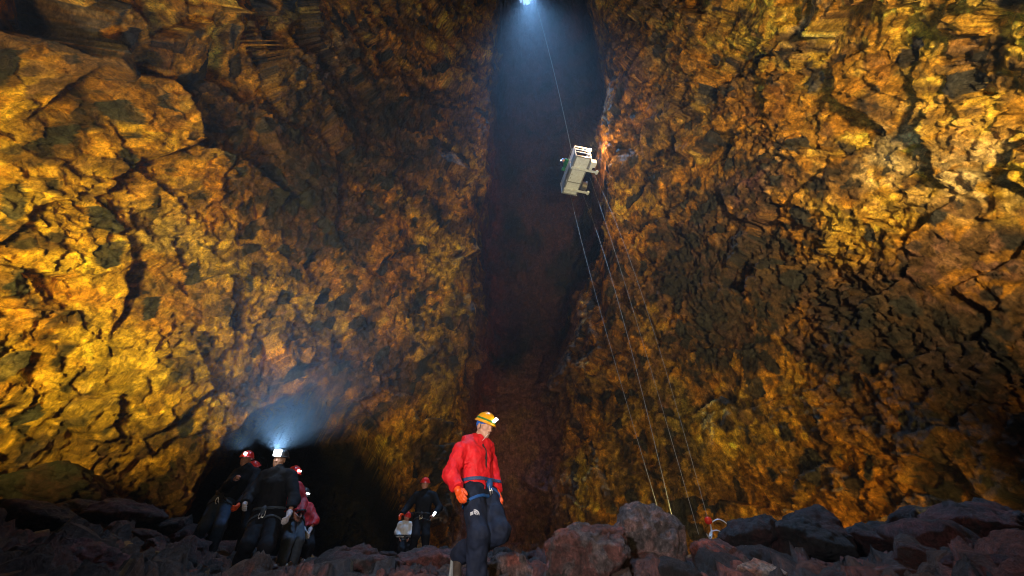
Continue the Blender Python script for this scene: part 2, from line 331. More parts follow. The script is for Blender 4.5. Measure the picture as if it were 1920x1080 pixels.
PADS = [(j[a][0], j[a][1], j[a][2] - .095) for n, j in PEOPLE.items() for a in ('aL', 'aR') if (n, a) != ('walker', 'aL')] + [(*PEOPLE['walker']['tL'][:2], PEOPLE['walker']['tL'][2] - .05)]
def ground_0(x, y):
    r = np.hypot(x, y); a = np.degrees(np.arctan2(x, y))
    z = -.45 + .172 * r
    k = np.interp(a, [-120, -60, -44, -38, -33.5, -28, -16, -11, 0, 12, 25, 37, 44, 55, 120], [.20, .205, .195, .170, .125, .104, .112, .130, .128, .120, .115, .098, .125, .140, .14])
    z = z - .16 * np.exp(-((a + 32) / 16) ** 2) * sst(11, 6, r); q = k * r - .14; h = np.clip(.5 + .5 * (q - z) / .3, 0, 1)
    return q + (z - q) * h - .3 * h * (1 - h)
def pad_w(x, y):
    return [np.exp(-((x - p[0]) ** 2 + (y - p[1]) ** 2) / .42 ** 2) for p in PADS]
def ground_h(x, y):
    x = np.asarray(x, float); y = np.asarray(y, float); z = ground_0(x, y); W = pad_w(x, y); T = sum(W)
    dz = sum(w_ * (p[2] - ground_0(p[0], p[1])) for w_, p in zip(W, PADS)) / np.maximum(T, 1.0) ; m = np.minimum(T, 1)
    return z + dz
ga = np.radians(np.concatenate([np.arange(-180, -96, 4), np.arange(-96, 96, .35), np.arange(96, 180.1, 4)])); gr = np.concatenate([np.arange(.0, 2.5, .25), 2.5 * 1.0062 ** np.arange(0, 372)])
GA, GR = np.meshgrid(ga, gr); gx, gy = GR * np.sin(GA), GR * np.cos(GA)
G0 = np.stack([gx.ravel(), gy.ravel(), ground_h(gx, gy).ravel()], 1)
gw = np.stack([fbm(G0, .5, 2, 3), fbm(G0, .5, 2, 4), fbm(G0, .5, 2, 5)], 1) * .12
g1, gi1, ge1 = facet_disp(G0 + gw, .55, 8, .28, .22, .28, .14)
g2, gi2, ge2 = facet_disp(G0 + gw, .24, 9, .5, .35, .3, .2)
gz = g1 * .8 + g2 * .7 + fbm(G0, .12, 3, 12) * .02
near = sst(1.5, 3.0, GR.ravel())
pw = np.max(pad_w(G0[:, 0], G0[:, 1]), axis=0)
G = G0.copy(); G[:, 2] += gz * near * (1 - .8 * pw)
a1, a2 = hf(gi1, 3), hf(gi2, 4); gn = fbm(G0, 1.2, 3, 200)
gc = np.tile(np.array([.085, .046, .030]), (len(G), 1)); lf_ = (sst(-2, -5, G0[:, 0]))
gc = mixc(gc, np.array([.16, .052, .036]), sst(.55, .8, a1 + gn * .3)); gc = mixc(gc, np.array([.048, .036, .033]), sst(.35, .2, a1 + gn * .2))
gc = mixc(gc, np.array([.03, .028, .03]), (a2 > .8) * .6); gc = mixc(gc, np.array([.34, .19, .06]), (a2 > .965) * .8); gc = mixc(gc, np.array([.085, .055, .032]), lf_ * .6 * sst(-.3, .3, gn)); gc = gc * (1 - .3 * lf_)[:, None]  # left slope browner, then darkened to paint in its shade
gidx = np.arange(G.shape[0]).reshape(GA.shape)
GF = np.stack([gidx[:-1, :-1], gidx[1:, :-1], gidx[1:, 1:], gidx[:-1, 1:]], 2).reshape(-1, 4)[:, ::-1]
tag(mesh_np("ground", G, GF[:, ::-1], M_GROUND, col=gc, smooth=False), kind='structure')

# ------------------------------------------------------------------ boulders
def ico(level):
    bm = bmesh.new(); bmesh.ops.create_icosphere(bm, subdivisions=level, radius=1.0)
    V = np.array([v.co[:] for v in bm.verts]); F = np.array([[v.index for v in f.verts] for f in bm.faces]); bm.free(); return V, F
ICO = {k: ico(k) for k in (3, 4, 5, 6)}
PAL = {'red': ((.11, .045, .038), (.26, .062, .036), (.10, .075, .072)), 'grey': ((.185, .115, .105), (.25, .085, .065), (.10, .08, .08)),
       'dark': ((.032, .024, .025), (.06, .026, .024), (.022, .023, .024)), 'purple': ((.085, .042, .044), (.16, .055, .05), (.06, .052, .056)),  # near-black 'dark' also paints the backlit silhouettes of the right bank
       'pale': ((.30, .25, .22), (.33, .16, .11), (.20, .18, .17)), 'ochre': ((.36, .20, .06), (.44, .23, .05), (.16, .09, .05))}
def boulder_mesh(name, size, seed, level, pal, nplane=16, rot=None):
    V, F = ICO[level]; rs = np.random.RandomState(seed)
    nn = rs.normal(size=(nplane, 3)); nn /= np.linalg.norm(nn, axis=1, keepdims=True); dd = rs.uniform(.72, 1.0, nplane)
    dots = V @ nn.T; r = np.where(dots > .05, dd / np.maximum(dots, .05), 9.); 
    r = -np.log(np.exp(-14 * r).sum(1)) / 14; r = np.minimum(r, 1.25)
    P0 = V * r[:, None]; sz = np.array(size)
    Q = P0 * sz + seed * 3.1; m = sz.mean()
    f1, i1, _ = facet_disp(Q, m * .55, seed, .35, .12, .08, .12); f2, i2, _ = facet_disp(Q, m * .2, seed + 1, .4, .25, .15, .2)
    dsp = f1 * .35 + f2 * .40 + fbm(Q, m * .5, 5, seed) * m * .13 + fbm(Q, m * .08, 3, seed + 5) * m * .025
    X = P0 * sz + V * dsp[:, None]
    a, b, c = [np.array(q) for q in PAL[pal]]
    n = fbm(Q, m * .8, 4, seed + 9); k = fbm(Q, m * .3, 4, seed + 13)
    cc = np.tile(a, (len(X), 1)); cc = mixc(cc, b, sst(.0, .3, n + k * .4)); cc = mixc(cc, c, sst(.1, .3, k - n * .6)); cc = mixc(cc, c * .5, sst(.72, .9, hf(i2, 2)) * .5)
    return X, F, cc
def boulder(px, py, Y, wpx, hpx, label, pal, seed, level=5, dz=0., yaw=0, dep=1.0, group=None):
    """a stone whose middle is seen at px,py and stands Y metres ahead"""
    c = P(px, py, Y); t = Y / ray(px, py)[1]; a = wpx * t / 2 * .94; hgt = hpx * t / 2 * .92
    X, F, cc = boulder_mesh("boulder", (a, a * dep, hgt), seed, level, pal)
    cz, sz = math.cos(yaw), math.sin(yaw)
    X = X @ np.array([[cz, sz, 0], [-sz, cz, 0], [0, 0, 1]])
    base = np.array([c[0], c[1], c[2] - hgt])
    o = mesh_np("boulder", X + c, F, M_GROUND, col=cc, origin=base, smooth=True)
    return tag(o, label, "boulder", group)
BG = "boulders on the cave floor"
for a in [
    (1100, 1042, 4.6, 150, 130, "large rounded purple-grey boulder with a red-orange flank, right of the man in the red jacket", 'red', 11, 6),
    (1228, 1012, 5.3, 128, 118, "tall pinkish-grey boulder with a blunt top, standing between the red-flanked boulder and the red ball", 'grey', 24, 6),
    (1350, 1052, 5.2, 110, 72, "low dull-red boulder lying under the coiled wire", 'red', 33, 5),
    (1425, 1078, 4.0, 92, 46, "pale grey stone cut off by the bottom edge of the picture", 'pale', 41, 5),
    (1518, 1012, 7.4, 160, 106, "big black wedge-shaped boulder silhouetted against the orange wall", 'dark', 52, 5),
    (1400, 1008, 7.8, 110, 72, "dark boulder behind the wire loops, left of the black wedge", 'dark', 57, 5),
    (1655, 1022, 8.0, 130, 62, "long low black rock filling the notch under the brightest low orange wall", 'dark', 61, 5),
    (1735, 1000, 8.3, 130, 100, "reddish-brown block leaning by the dark notch on the right", 'dark', 66, 5),
    (1860, 1010, 5.6, 190, 118, "large purple-brown boulder at the right edge of the picture", 'purple', 72, 5),
    (1850, 1068, 4.4, 150, 60, "dull reddish rock in the bottom right corner", 'purple', 77, 5),
    (1670, 1075, 4.6, 90, 34, "small flat reddish stone at the bottom, right of the pale stone", 'red', 79, 4),
    (965, 1072, 5.6, 110, 52, "grey-streaked flat boulder just behind the walking man's boots", 'grey', 83, 5),
    (815, 1058, 7.6, 130, 60, "wine-red boulder between the pair in the middle and the walking man", 'purple', 87, 5),
    (690, 1066, 7.0, 130, 58, "wine-red boulder left of the pair in the middle", 'purple', 91, 5),
    (628, 1058, 7.4, 66, 58, "dark grey wedge-shaped stone right of the group of five", 'dark', 95, 5),
    (590, 1078, 6.0, 70, 36, "pale-grey rounded stone low in front of the group of five", 'grey', 99, 4),
    (120, 1062, 4.6, 190, 110, "large dark purple boulder in the bottom left corner", 'purple', 103, 5),
    (40, 980, 6.6, 170, 90, "brown slab on the left edge of the slope", 'dark', 107, 5),
    (215, 975, 8.0, 190, 70, "long brown slab lying across the left slope", 'purple', 111, 5),
    (110, 920, 9.0, 240, 70, "flat dark slab highest on the left slope", 'dark', 115, 5),
    (318, 1000, 8.2, 90, 60, "brownish boulder left of the leaning helmeted man's feet", 'dark', 119, 5),
    (228, 1036, 6.0, 58, 34, "yellow-brown stone in the middle of the left slope", 'ochre', 123, 4),
    (292, 1040, 5.8, 54, 13, "thin bright ochre stone flake on the left slope", 'ochre', 127, 4),
    (218, 905, 11.0, 90, 60, "dark lump of rock where the left slope meets the wall", 'dark', 131, 4),
    (282, 1022, 6.0, 30, 24, "small round plum-coloured stone above the bright ochre flake", 'red', 135, 4),
]:
    px, py, Y, wp, hp, lab, pal, sd_, lv = a
    boulder(px, py, Y, wp, hp, lab, pal, sd_, lv, yaw=sd_, dep=.8 + .3 * ((sd_ * 7) % 5) / 5, group=BG)
# loose rubble: copies of a few stones
rng = random.Random(4)
protos = {}
for i, pal in enumerate(['purple', 'dark', 'red', 'grey', 'purple', 'dark', 'ochre']):
    X, F_, cc = boulder_mesh("stone", (1, .85, .62), 300 + i * 7, 4, pal, 13)
    o = mesh_np("stone", X, F_, M_GROUND, col=cc); protos[i] = o
RG = "loose stones on the cave floor"; used = set(); n_st = 0
while n_st < 230:
    Y = rng.uniform(3.2, 12.5); px = rng.uniform(0, 1920); py = 1070
    x = (px - 960) * Y / ray(px, py)[1]
    if math.hypot(x, Y) > 13: continue
    if min(math.hypot(x - f[0], Y - f[1]) for f in PADS) < .38: continue
    k = rng.choices(range(7), [5, 5, 4, 2, 4, 4, .5])[0]; s = rng.choice([.06, .08, .1, .13, .18, .24, .34]) * rng.uniform(.8, 1.2)
    if Y < 4.5: s = min(s, .10)
    elif Y < 7 and x < -1: s = min(s, .13)
    src = protos[k]
    if k in used: o = src.copy(); COL.objects.link(o)
    else: o = src; used.add(k)
    z = float(ground_h(np.array(x), np.array(Y)))
    o.location = (x, Y, z + s * .22); o.scale = (s, s, s); o.rotation_euler = (rng.uniform(-.35, .35), rng.uniform(-.35, .35), rng.uniform(0, 6.28))
    lab = {0: "purple-brown loose stone in the floor rubble", 1: "dark grey-black loose stone in the floor rubble", 2: "rust-red loose stone in the floor rubble",
           3: "grey loose stone in the floor rubble", 4: "purple-brown loose stone in the floor rubble", 5: "dark grey-black loose stone in the floor rubble", 6: "ochre-yellow loose stone in the floor rubble"}[k]
    tag(o, lab, "stone", RG + ", " + lab.split()[0]); n_st += 1
for k, o in protos.items():
    if k not in used: bpy.data.objects.remove(o)

# ------------------------------------------------------------------ implicit solids -> one continuous mesh each
def A(*v): return np.array(v, float)
def nrm(v): v = np.asarray(v, float); return v / max(np.linalg.norm(v), 1e-9)
def cap(p, a, b, ra, rb=None):
    rb = ra if rb is None else rb; a = np.asarray(a, float); b = np.asarray(b, float); ba = b - a
    t = np.clip(((p - a) @ ba) / max(ba @ ba, 1e-9), 0, 1)
    return np.linalg.norm(p - a - t[:, None] * ba, axis=1) - (ra + (rb - ra) * t)
def ell(p, c, ax, rad):          # ax: 3x3 rows are axes
    q = (p - c) @ np.asarray(ax).T / np.asarray(rad); k = np.linalg.norm(q, axis=1)
    return (k - 1) * min(rad)
def box(p, c, ax, half, r=0.):
    q = np.abs((p - c) @ np.asarray(ax).T) - (np.asarray(half) - r)
    return np.linalg.norm(np.maximum(q, 0), axis=1) + np.minimum(q.max(1), 0) - r
def smin(a, b, k):
    h = np.clip(.5 + .5 * (b - a) / k, 0, 1); return b + (a - b) * h - k * h * (1 - h)
def U(p, prims, k=.03):
    d = None
    for q in prims:
        e = cap(p, *q); d = e if d is None else smin(d, e, k)
    return d
def surf(f, lo, hi, vox):
    lo = np.asarray(lo, float); n = np.maximum(np.ceil((np.asarray(hi) - lo) / vox).astype(int) + 1, 3)
    g = np.stack(np.meshgrid(*[np.arange(k) for k in n], indexing='ij'), -1).reshape(-1, 3) * vox + lo
    v = f(g).reshape(n).astype(np.float32)
    v[0] = v[-1] = 1; v[:, 0] = v[:, -1] = 1; v[:, :, 0] = v[:, :, -1] = 1
    s = v < 0; c = np.zeros(n - 1, int)
    sl = lambda a, o: a[o[0]:a.shape[0] - 1 + o[0], o[1]:a.shape[1] - 1 + o[1], o[2]:a.shape[2] - 1 + o[2]]
    O = [(i, j, k) for i in (0, 1) for j in (0, 1) for k in (0, 1)]
    for o in O: c += sl(s, o)
    act = (c > 0) & (c < 8); I = np.argwhere(act); ids = -np.ones(n - 1, int); ids[act] = np.arange(len(I))
    acc = np.zeros((len(I), 3)); cnt = np.zeros(len(I))
    for i, o in enumerate(O):
        for ax in range(3):
            if o[ax]: continue
            o2 = list(o); o2[ax] = 1
            va = v[tuple((I + o).T)]; vb = v[tuple((I + o2).T)]; m = (va < 0) != (vb < 0)
            t = va / np.where(m, va - vb, 1); pt = np.tile(np.array(o, float), (len(I), 1)); pt[:, ax] = t
            acc[m] += pt[m]; cnt[m] += 1
    V = (I + acc / np.maximum(cnt, 1)[:, None]) * vox + lo; F = []
    for ax in range(3):
        u, w_ = [(1, 2), (2, 0), (0, 1)][ax]
        a = s.take(range(0, n[ax] - 1), ax); b = s.take(range(1, n[ax]), ax); E = np.argwhere(a != b)
        E = E[(E[:, u] > 0) & (E[:, w_] > 0) & (E[:, u] < n[u] - 1) & (E[:, w_] < n[w_] - 1)]
        du = np.zeros(3, int); du[u] = 1; dw = np.zeros(3, int); dw[w_] = 1
        q = np.stack([ids[tuple((E - du - dw).T)], ids[tuple((E - dw).T)], ids[tuple(E.T)], ids[tuple((E - du).T)]], 1)
        fl = ~s[tuple(E.T)]; q[fl] = q[fl][:, ::-1]; F.append(q)
    return V, np.concatenate(F)
def solid(name, f, lo, hi, vox, m, parent, origin):
    V, F = surf(f, np.asarray(lo) - 2 * vox, np.asarray(hi) + 2 * vox, vox)
    return mesh_np(name, V, F, m, parent, origin=origin)
def bounds(prims, pad=.03):
    pts = np.array([q[0] for q in prims] + [q[1] for q in prims]); r = max(max(q[2], q[3] if len(q) > 3 else q[2]) for q in prims)
    return pts.min(0) - r - pad, pts.max(0) + r + pad
def sub(o, parent, origin):         # put a sub-part under its part without moving it
    o.parent = parent; return o
def frame(f, up=(0, 0, 1)):
    f = nrm(f); r = nrm(np.cross(f, up)); u = np.cross(r, f); return f, r, u   # forward, right, up

SKIN = mat("skin", (.50, .27, .19), .5, .12, 30, .15, 120); SKIN_PINK = mat("cold_skin", (.42, .20, .16), .55, .15, 30)
RED = mat("red_shell_fabric", (.66, .011, .018), .65, .14, 14, .35, 90, .35); RED_DARK = mat("wine_red_fabric", (.42, .012, .02), .6, .2, 10, .3, 80)
NAVY = mat("black_trouser_fabric", (.012, .017, .034), .75, .3, 12, .35, 90, .18); BLACK = mat("black_fabric", (.006, .0075, .012), .8, .3, 10, .3, 80, .15)
JEANS = mat("jeans_fabric", (.018, .038, .080), .8, .25, 25, .3, 150); SLATE = mat("slate_trouser_fabric", (.035, .05, .075), .75, .25, 14, .3, 90)
ORANGE = mat("orange_rubber_glove", (.75, .085, .012), .45, .12, 20, .25, 60, .5); GLOVE_PALE = mat("grey_work_glove", (.40, .38, .42), .7, .25, 40)
WHITE = mat("white_jacket_fabric", (.50, .52, .56), .6, .1, 14, .3, 80)
H_YEL = mat("yellow_helmet_shell", (.82, .36, .008), .3, .05, 9, 0, 40, .5); H_RED = mat("red_helmet_shell", (.60, .015, .012), .3, .1, 9, 0, 40, .5)
H_DARK = mat("black_helmet_shell", (.02, .02, .022), .4, .1, 9)
BLUE = mat("blue_bandana_cloth", (.01, .12, .55), .7, .15, 30, .2, 60); GREEN = mat("green_helmet_band", (.03, .17, .03), .6, .5, 60); STRAP = mat("black_webbing", (.012, .012, .014), .7)
BELT = mat("slate_blue_webbing", (.035, .07, .17), .65, .3, 40); LOOP = mat("blue_leg_loop_webbing", (.01, .07, .24), .6, .25, 40)
STEEL = mat("bright_steel", (.7, .7, .72), .28, .1, 30, metal=.9); BOOTM = mat("dark_leather", (.06, .045, .035), .55, .3, 20, .3, 60); SOLE = mat("grey_rubber_sole", (.26, .28, .28), .7)
LEDW = mat("lit_headlamp", (.9, .9, .9), .3, 0, emit=(.88, .94, 1), es=3.0); LEDX = mat("dazzling_headlamp", (.9, .9, .9), .3, 0, emit=(.8, .9, 1), es=7.0)
REFL = mat("reflective_tape", (.75, .78, .8), .4, 0, emit=None); IRIS = mat("dark_eye", (.03, .04, .05), .2, 0); LIP = mat("lips", (.36, .12, .10), .5, 0); GREY_LOGO = mat("pale_print", (.6, .6, .62), .7, 0)
HAIR = mat("brown_hair", (.07, .04, .02), .7, .3, 60)

def fold(p, s, a, seed, st=(1, 1, 1)):
    q = p * np.array(st); w = fbm(q, s, 3, seed); return a * (1 - 2 * np.abs(w)) + a * .5 * fbm(q, s * .45, 2, seed + 3)
def hand_prims(wr, el, palm_n, side, curl, sc=1.0, fat=0.):
    """palm and five fingers; palm_n faces out of the palm, side=+1 if the thumb is on cross(dir, palm_n)"""
    d = nrm(wr - el); n = nrm(palm_n - d * (palm_n @ d)); t = np.cross(d, n) * side; pr = []
    L = .085 * sc; f = fat
    for k, (o, ln) in enumerate([(.032, .070), (.011, .078), (-.011, .073), (-.031, .058)]):
        kn = wr + d * (L + (-.004 * abs(k - 1.3))) + t * o * sc
        pr.append((wr + t * o * .6 * sc, kn, .015 * sc + f, .0125 * sc + f))
        c1, c2, c3 = curl * .7 + .06 * k, curl * 1.5 + .05 * k, curl * 2.2 + .05 * k; a0 = kn
        for c, q, r0, r1 in ((c1, .45, .0095, .009), (c2, .32, .009, .0082), (c3, .23, .0082, .007)):
            b = a0 + (d * math.cos(c) + n * math.sin(c) + t * o * 1.2) * ln * q * sc; pr.append((a0, b, r0 * sc + f, r1 * sc + f)); a0 = b
    th0 = wr + d * .022 * sc + t * .022 * sc; th1 = th0 + (d * .55 + t * .62 + n * .35) * .045 * sc; th2 = th1 + (d * .85 + t * .12 + n * .45) * .036 * sc; th3 = th2 + (d * .9 - t * .05 + n * .3) * .024 * sc
    pr += [(th0, th1, .015 * sc + f, .0115 * sc + f), (th1, th2, .0115 * sc + f, .0095 * sc + f), (th2, th3, .0095 * sc + f, .008 * sc + f)]
    return pr
def head_f(c, fw, sc=1.0):
    """head with brow, sockets, nose, lips, chin and ears; c is the middle of the skull"""
    f, r, u = frame(fw); ax = np.array([f, r, u]); s = sc
    def g(p):
        d = ell(p, c + u * .022 * s - f * .012 * s, ax, (.098 * s, .076 * s, .098 * s))
        d = smin(d, ell(p, c + f * .028 * s - u * .045 * s, ax, (.062 * s, .058 * s, .078 * s)), .03 * s)
        d = smin(d, cap(p, c + f * .066 * s - u * .100 * s, c + f * .060 * s - u * .092 * s, .021 * s), .025 * s)              # chin
        for q in (-1, 1):
            d = smin(d, cap(p, c + f * .020 * s - u * .060 * s + r * q * .050 * s, c + f * .058 * s - u * .098 * s + r * q * .018 * s, .018 * s, .014 * s), .02 * s)   # jaw
            d = smin(d, cap(p, c + f * .066 * s - u * .028 * s + r * q * .036 * s, c + f * .045 * s - u * .02 * s + r * q * .055 * s, .016 * s), .018 * s)              # cheekbone
            d = smin(d, cap(p, c + f * .083 * s + u * .016 * s + r * q * .012 * s, c + f * .070 * s + u * .014 * s + r * q * .042 * s, .009 * s), .012 * s)             # brow
            d = -smin(-d, cap(p, c + f * .096 * s - u * .005 * s + r * q * .030 * s, c + f * .092 * s - u * .006 * s + r * q * .036 * s, .013 * s), .010 * s)          # socket
            d = smin(d, ell(p, c + f * .072 * s - u * .005 * s + r * q * .031 * s, ax, (.013 * s,) * 3), .004 * s)                                                    # lid and eye
            d = smin(d, ell(p, c - f * .008 * s - u * .018 * s + r * q * .078 * s, ax, (.018 * s, .009 * s, .031 * s)), .008 * s)                                    # ear
            d = smin(d, cap(p, c + f * .098 * s - u * .043 * s + r * q * .010 * s, c + f * .090 * s - u * .043 * s + r * q * .011 * s, .008 * s), .006 * s)
        d = smin(d, cap(p, c + f * .090 * s + u * .006 * s, c + f * .108 * s - u * .038 * s, .008 * s, .0115 * s), .010 * s)    # nose
        d = smin(d, cap(p, c + f * .088 * s - u * .066 * s - r * .014 * s, c + f * .088 * s - u * .066 * s + r * .014 * s, .008 * s), .006 * s)
        d = smin(d, cap(p, c + f * .084 * s - u * .078 * s - r * .012 * s, c + f * .084 * s - u * .078 * s + r * .012 * s, .008 * s), .006 * s)
        return d
    return g
def person(label, J, mats, vox=.014, helmet='helmet', lamp=None, facing=None, headdir=None, curls=(.35, .35), palms=(None, None), sc=1.0,
           jacket_len=0., gloves=(None, None), detail=False, boots=(True, True), seed=1, harness=None, thumbs=(1, -1), group=None, bulk=1.0, fold_a=1.0, loose=1.0, hs=1.06):
    """J: joints in metres. keys head neck pelvis sL sR eL eR wL wR hL hR kL kR aL aR tL tR"""
    j = {k: np.asarray(v, float) for k, v in J.items()}
    org = (j['aL'] + j['aR']) / 2; org[2] = min(j['aL'][2], j['aR'][2]) - .09
    root = empty("person", org, label, "person", group)
    b = bulk * sc; ch = (j['sL'] + j['sR']) / 2 * .72 + j['pelvis'] * .28; bl_ = (j['sL'] + j['sR']) / 2 * .38 + j['pelvis'] * .62
    ac = nrm(j['sR'] - j['sL']); ah = nrm(j['hR'] - j['hL']); F3 = nrm(facing)
    torso = lambda g: [(j['sL'] * .78 + j['sR'] * .22, ch - ac * .07 * b, .085 * b + g, .095 * b + g), (j['sR'] * .78 + j['sL'] * .22, ch + ac * .07 * b, .085 * b + g, .095 * b + g),
                       (ch - ac * .06 * b, j['hL'] * .7 + j['pelvis'] * .3, .105 * b + g, .098 * b + g), (ch + ac * .06 * b, j['hR'] * .7 + j['pelvis'] * .3, .105 * b + g, .098 * b + g),
                       (ch, bl_, .115 * b + g, .105 * b + g)]
    arm = lambda s, g: [(j['s' + s], j['e' + s], .055 * b + g, .043 * b + g), (j['e' + s], j['w' + s], .042 * b + g, .029 * b + g)]
    leg = lambda s, g: [(j['h' + s], j['k' + s], .088 * b + g, .058 * b + g), (j['k' + s], j['a' + s], .056 * b + g, .040 * b + g)]
    foot = lambda s, g: [(j['a' + s], j['a' + s] + nrm(j['t' + s] - j['a' + s]) * .02, .042 * sc + g, .045 * sc + g), (j['a' + s] * .9 + j['t' + s] * .1, j['t' + s], .044 * sc + g, .036 * sc + g)]
    hd_ = nrm(headdir); hf_ = head_f(j['head'], hd_, sc * hs); hfw, hr, hu = frame(hd_)
    if palms[0] is None: palms = (-ac * -1, -ac)
    hp = {}
    for i, s in enumerate('LR'):
        hp[s] = lambda g, i=i, s=s: hand_prims(j['w' + s], j['e' + s], np.asarray(palms[i], float), thumbs[i], curls[i], sc, g)
    neck = [(j['neck'], j['head'] - hu * .05 * sc - hfw * .02 * sc, .058 * sc, .052 * sc)]
    # body: one continuous surface
    pb = torso(-.012) + neck + arm('L', -.008) + arm('R', -.008) + leg('L', -.01) + leg('R', -.01) + foot('L', -.012) + foot('R', -.012)
    hands = hp['L'](0) + hp['R'](0)
    def bf(p):
        d = U(p, pb, .03); h = U(p, hands, .006); d = smin(d, h, .012)
        return smin(d, hf_(p), .02)
    lo, hi = bounds(pb + hands, .02); hb = np.array([j['head'] - .15, j['head'] + .15]); lo = np.minimum(lo, hb[0]); hi = np.maximum(hi, hb[1])
    body = solid("body", bf, lo, hi, vox * .75 if detail else vox, mats['skin'], root, org)
    # jacket
    jc = mats['jacket']; waist = j['pelvis'] - nrm(ch - j['pelvis']) * jacket_len; ud = nrm(ch - j['pelvis'])
    pj = torso(.018) + arm('L', .024) + arm('R', .024) + [(j['neck'] - ud * .03, j['neck'] + ud * .015, .085 * sc, .072 * sc)]
    if mats.get('hood'): pj += [(j['neck'] - F3 * .06 + ac * .08 + ud * .02, j['neck'] - F3 * .06 - ac * .08 + ud * .02, .060, .060), (j['neck'] - F3 * .10 - ud * .02, j['neck'] - F3 * .09 - ud * .12, .06, .05), (j['neck'] + F3 * .05 + ac * .05, j['neck'] + F3 * .05 - ac * .05, .042, .042)]
    def jf0(p):
        d = U(p, pj, .05); return d
    def jf(p):
        d = jf0(p) - fold(p, .12, .012 * fold_a, seed, (1, 1, .7)) - (fold(p, .055, .005, seed + 2, (1, 1, .6)) if detail else 0) - .004
        d = np.maximum(d, -((p - waist) @ ud))                               # hem
        for s in 'LR':                                                        # cuffs
            w_ = j['w' + s]; dd = nrm(w_ - j['e' + s]); d = np.where(np.linalg.norm(p - w_, axis=1) < .13, np.maximum(d, (p - w_) @ dd + .012), d)
        return np.maximum(d, -(np.linalg.norm(p - j['head'] + hu * .02, axis=1) - .108 * sc))
    lo, hi = bounds(pj); jk = solid("jacket", jf, lo, hi, vox, jc, root, org)
    # trousers
    pt = leg('L', .026 * loose) + leg('R', .026 * loose) + [(j['k' + s], j['a' + s] * .93 + j['k' + s] * .07, .06 * loose, .066 * loose) for s in 'LR'] + [(j['hL'], j['hR'], .105 * b, .105 * b), (j['pelvis'], j['pelvis'] + ud * .08, .115 * b, .11 * b)]
    def tf0(p): return U(p, pt, .045)
    def tf(p):
        d = tf0(p) - fold(p, .15, .012 * fold_a, seed + 9, (1, 1, .8)) - .002
        d = np.maximum(d, (p - j['pelvis'] - ud * .10) @ ud)
        return d
    lo, hi = bounds(pt); tr = solid("trousers", tf, lo, hi, vox, mats['trousers'], root, org)
    for i, s in enumerate('LR'):
        if boots[i]:
            a_, t_ = j['a' + s], j['t' + s]; fd = nrm(t_ - a_); sh = nrm(j['k' + s] - a_); dn = nrm(-sh + fd * (sh @ fd)); rt = np.cross(fd, dn)
            pf = [(a_ + sh * .10 * sc, a_, .052 * sc, .055 * sc), (a_ - fd * .03 * sc + dn * .03 * sc, t_, .045 * sc, .042 * sc)]
            lo, hi = bounds(pf, .04); cb = (a_ * .55 + t_ * .45) + dn * .062 * sc; ln = np.linalg.norm(t_ - a_)
            bt = solid("boot", lambda p: np.maximum(U(p, pf, .03), (p - cb) @ dn), lo, hi, vox * .8, BOOTM, root, org)
            so = solid("sole", lambda p: box(p, cb + dn * .008, (fd, rt, dn), (ln * .55 + .055 * sc, .047 * sc, .016 * sc), .012), lo, hi, vox * .6, SOLE, bt, org)
        if gloves[i] is not None:
            g = hp[s](.0045); g += [(j['w' + s] - nrm(j['w' + s] - j['e' + s]) * .055, j['w' + s] + nrm(j['w' + s] - j['e' + s]) * .01, .043 * sc, .033 * sc)]
            lo, hi = bounds(g); solid("glove", lambda p: U(p, g, .007) - (fold(p, .03, .0015, 5) if detail else 0), lo, hi, min(vox * .5, .006), gloves[i], root, org)
    # helmet and lamp
    if helmet:
        cH = j['head'] + hu * .030 * sc - hfw * .008 * sc; ax = np.array([hfw, hr, hu]); up2 = nrm(hu * 1. + hfw * .10)
        def he(p):
            d = ell(p, cH, ax, (.142 * sc, .122 * sc, .145 * sc)); q = p - cH
            d = d + .0022 * np.cos((q @ hr) * 130) * (q @ hu > .05)                      # raised ridges
            d = np.maximum(d, -(q @ up2) + .004)
            rim = np.abs(np.linalg.norm(q @ ax.T[:, :2] / np.array([.147 * sc, .127 * sc]), axis=1) - 1) * .12
            rim = np.maximum(rim - .006, np.abs(q @ up2 - .008) - .008)
            d = np.minimum(d, rim)
            return d
        hel = solid("helmet", he, cH - .17, cH + .18, .006 if detail else .009, mats['helmet'], root, org)
        if mats.get('band'):
            bd = solid("helmet_band", lambda p: np.maximum(ell(p, cH, ax, (.1455 * sc, .1255 * sc, .1435 * sc)), np.abs((p - cH) @ nrm(hu + hfw * .12) - .045) - .012), cH - .16, cH + .17, .005, mats['band'], hel, org)
        if lamp is not None:
            c_ = cH + hfw * .146 * sc + hu * (.045) * sc
            sz = {'strip': (.012, .038, .012), 'big': (.022, .024, .022), 'wide': (.028, .050, .046), 'rod': (.034, .018, .013)}[lamp]
            la = {'rod': (nrm(hfw * .8 + hu * .75), hr, nrm(hu * .8 - hfw * .75))}.get(lamp, (hfw, hr, hu))
            solid("headlamp", lambda p: box(p, c_ + la[0] * sz[0] * .6, la, sz, .005), c_ - .09, c_ + .09, .005, mats.get('lamp', LEDW), hel, org)
        if detail:
            pts = []
            for q in (-1, 1):
                pts += [(cH + hr * q * .092 * sc + hfw * .02, j['head'] + hr * q * .076 * sc - hu * .05 * sc + hfw * .012, .0055, .0055),
                        (j['head'] + hr * q * .076 * sc - hu * .05 * sc + hfw * .012, j['head'] + hfw * .045 * sc - hu * .128 * sc + hr * q * .012, .0055, .0055)]
            lo, hi = bounds(pts); solid("chin_strap", lambda p: U(p, pts, .004), lo, hi, .0045, STRAP, hel, org)
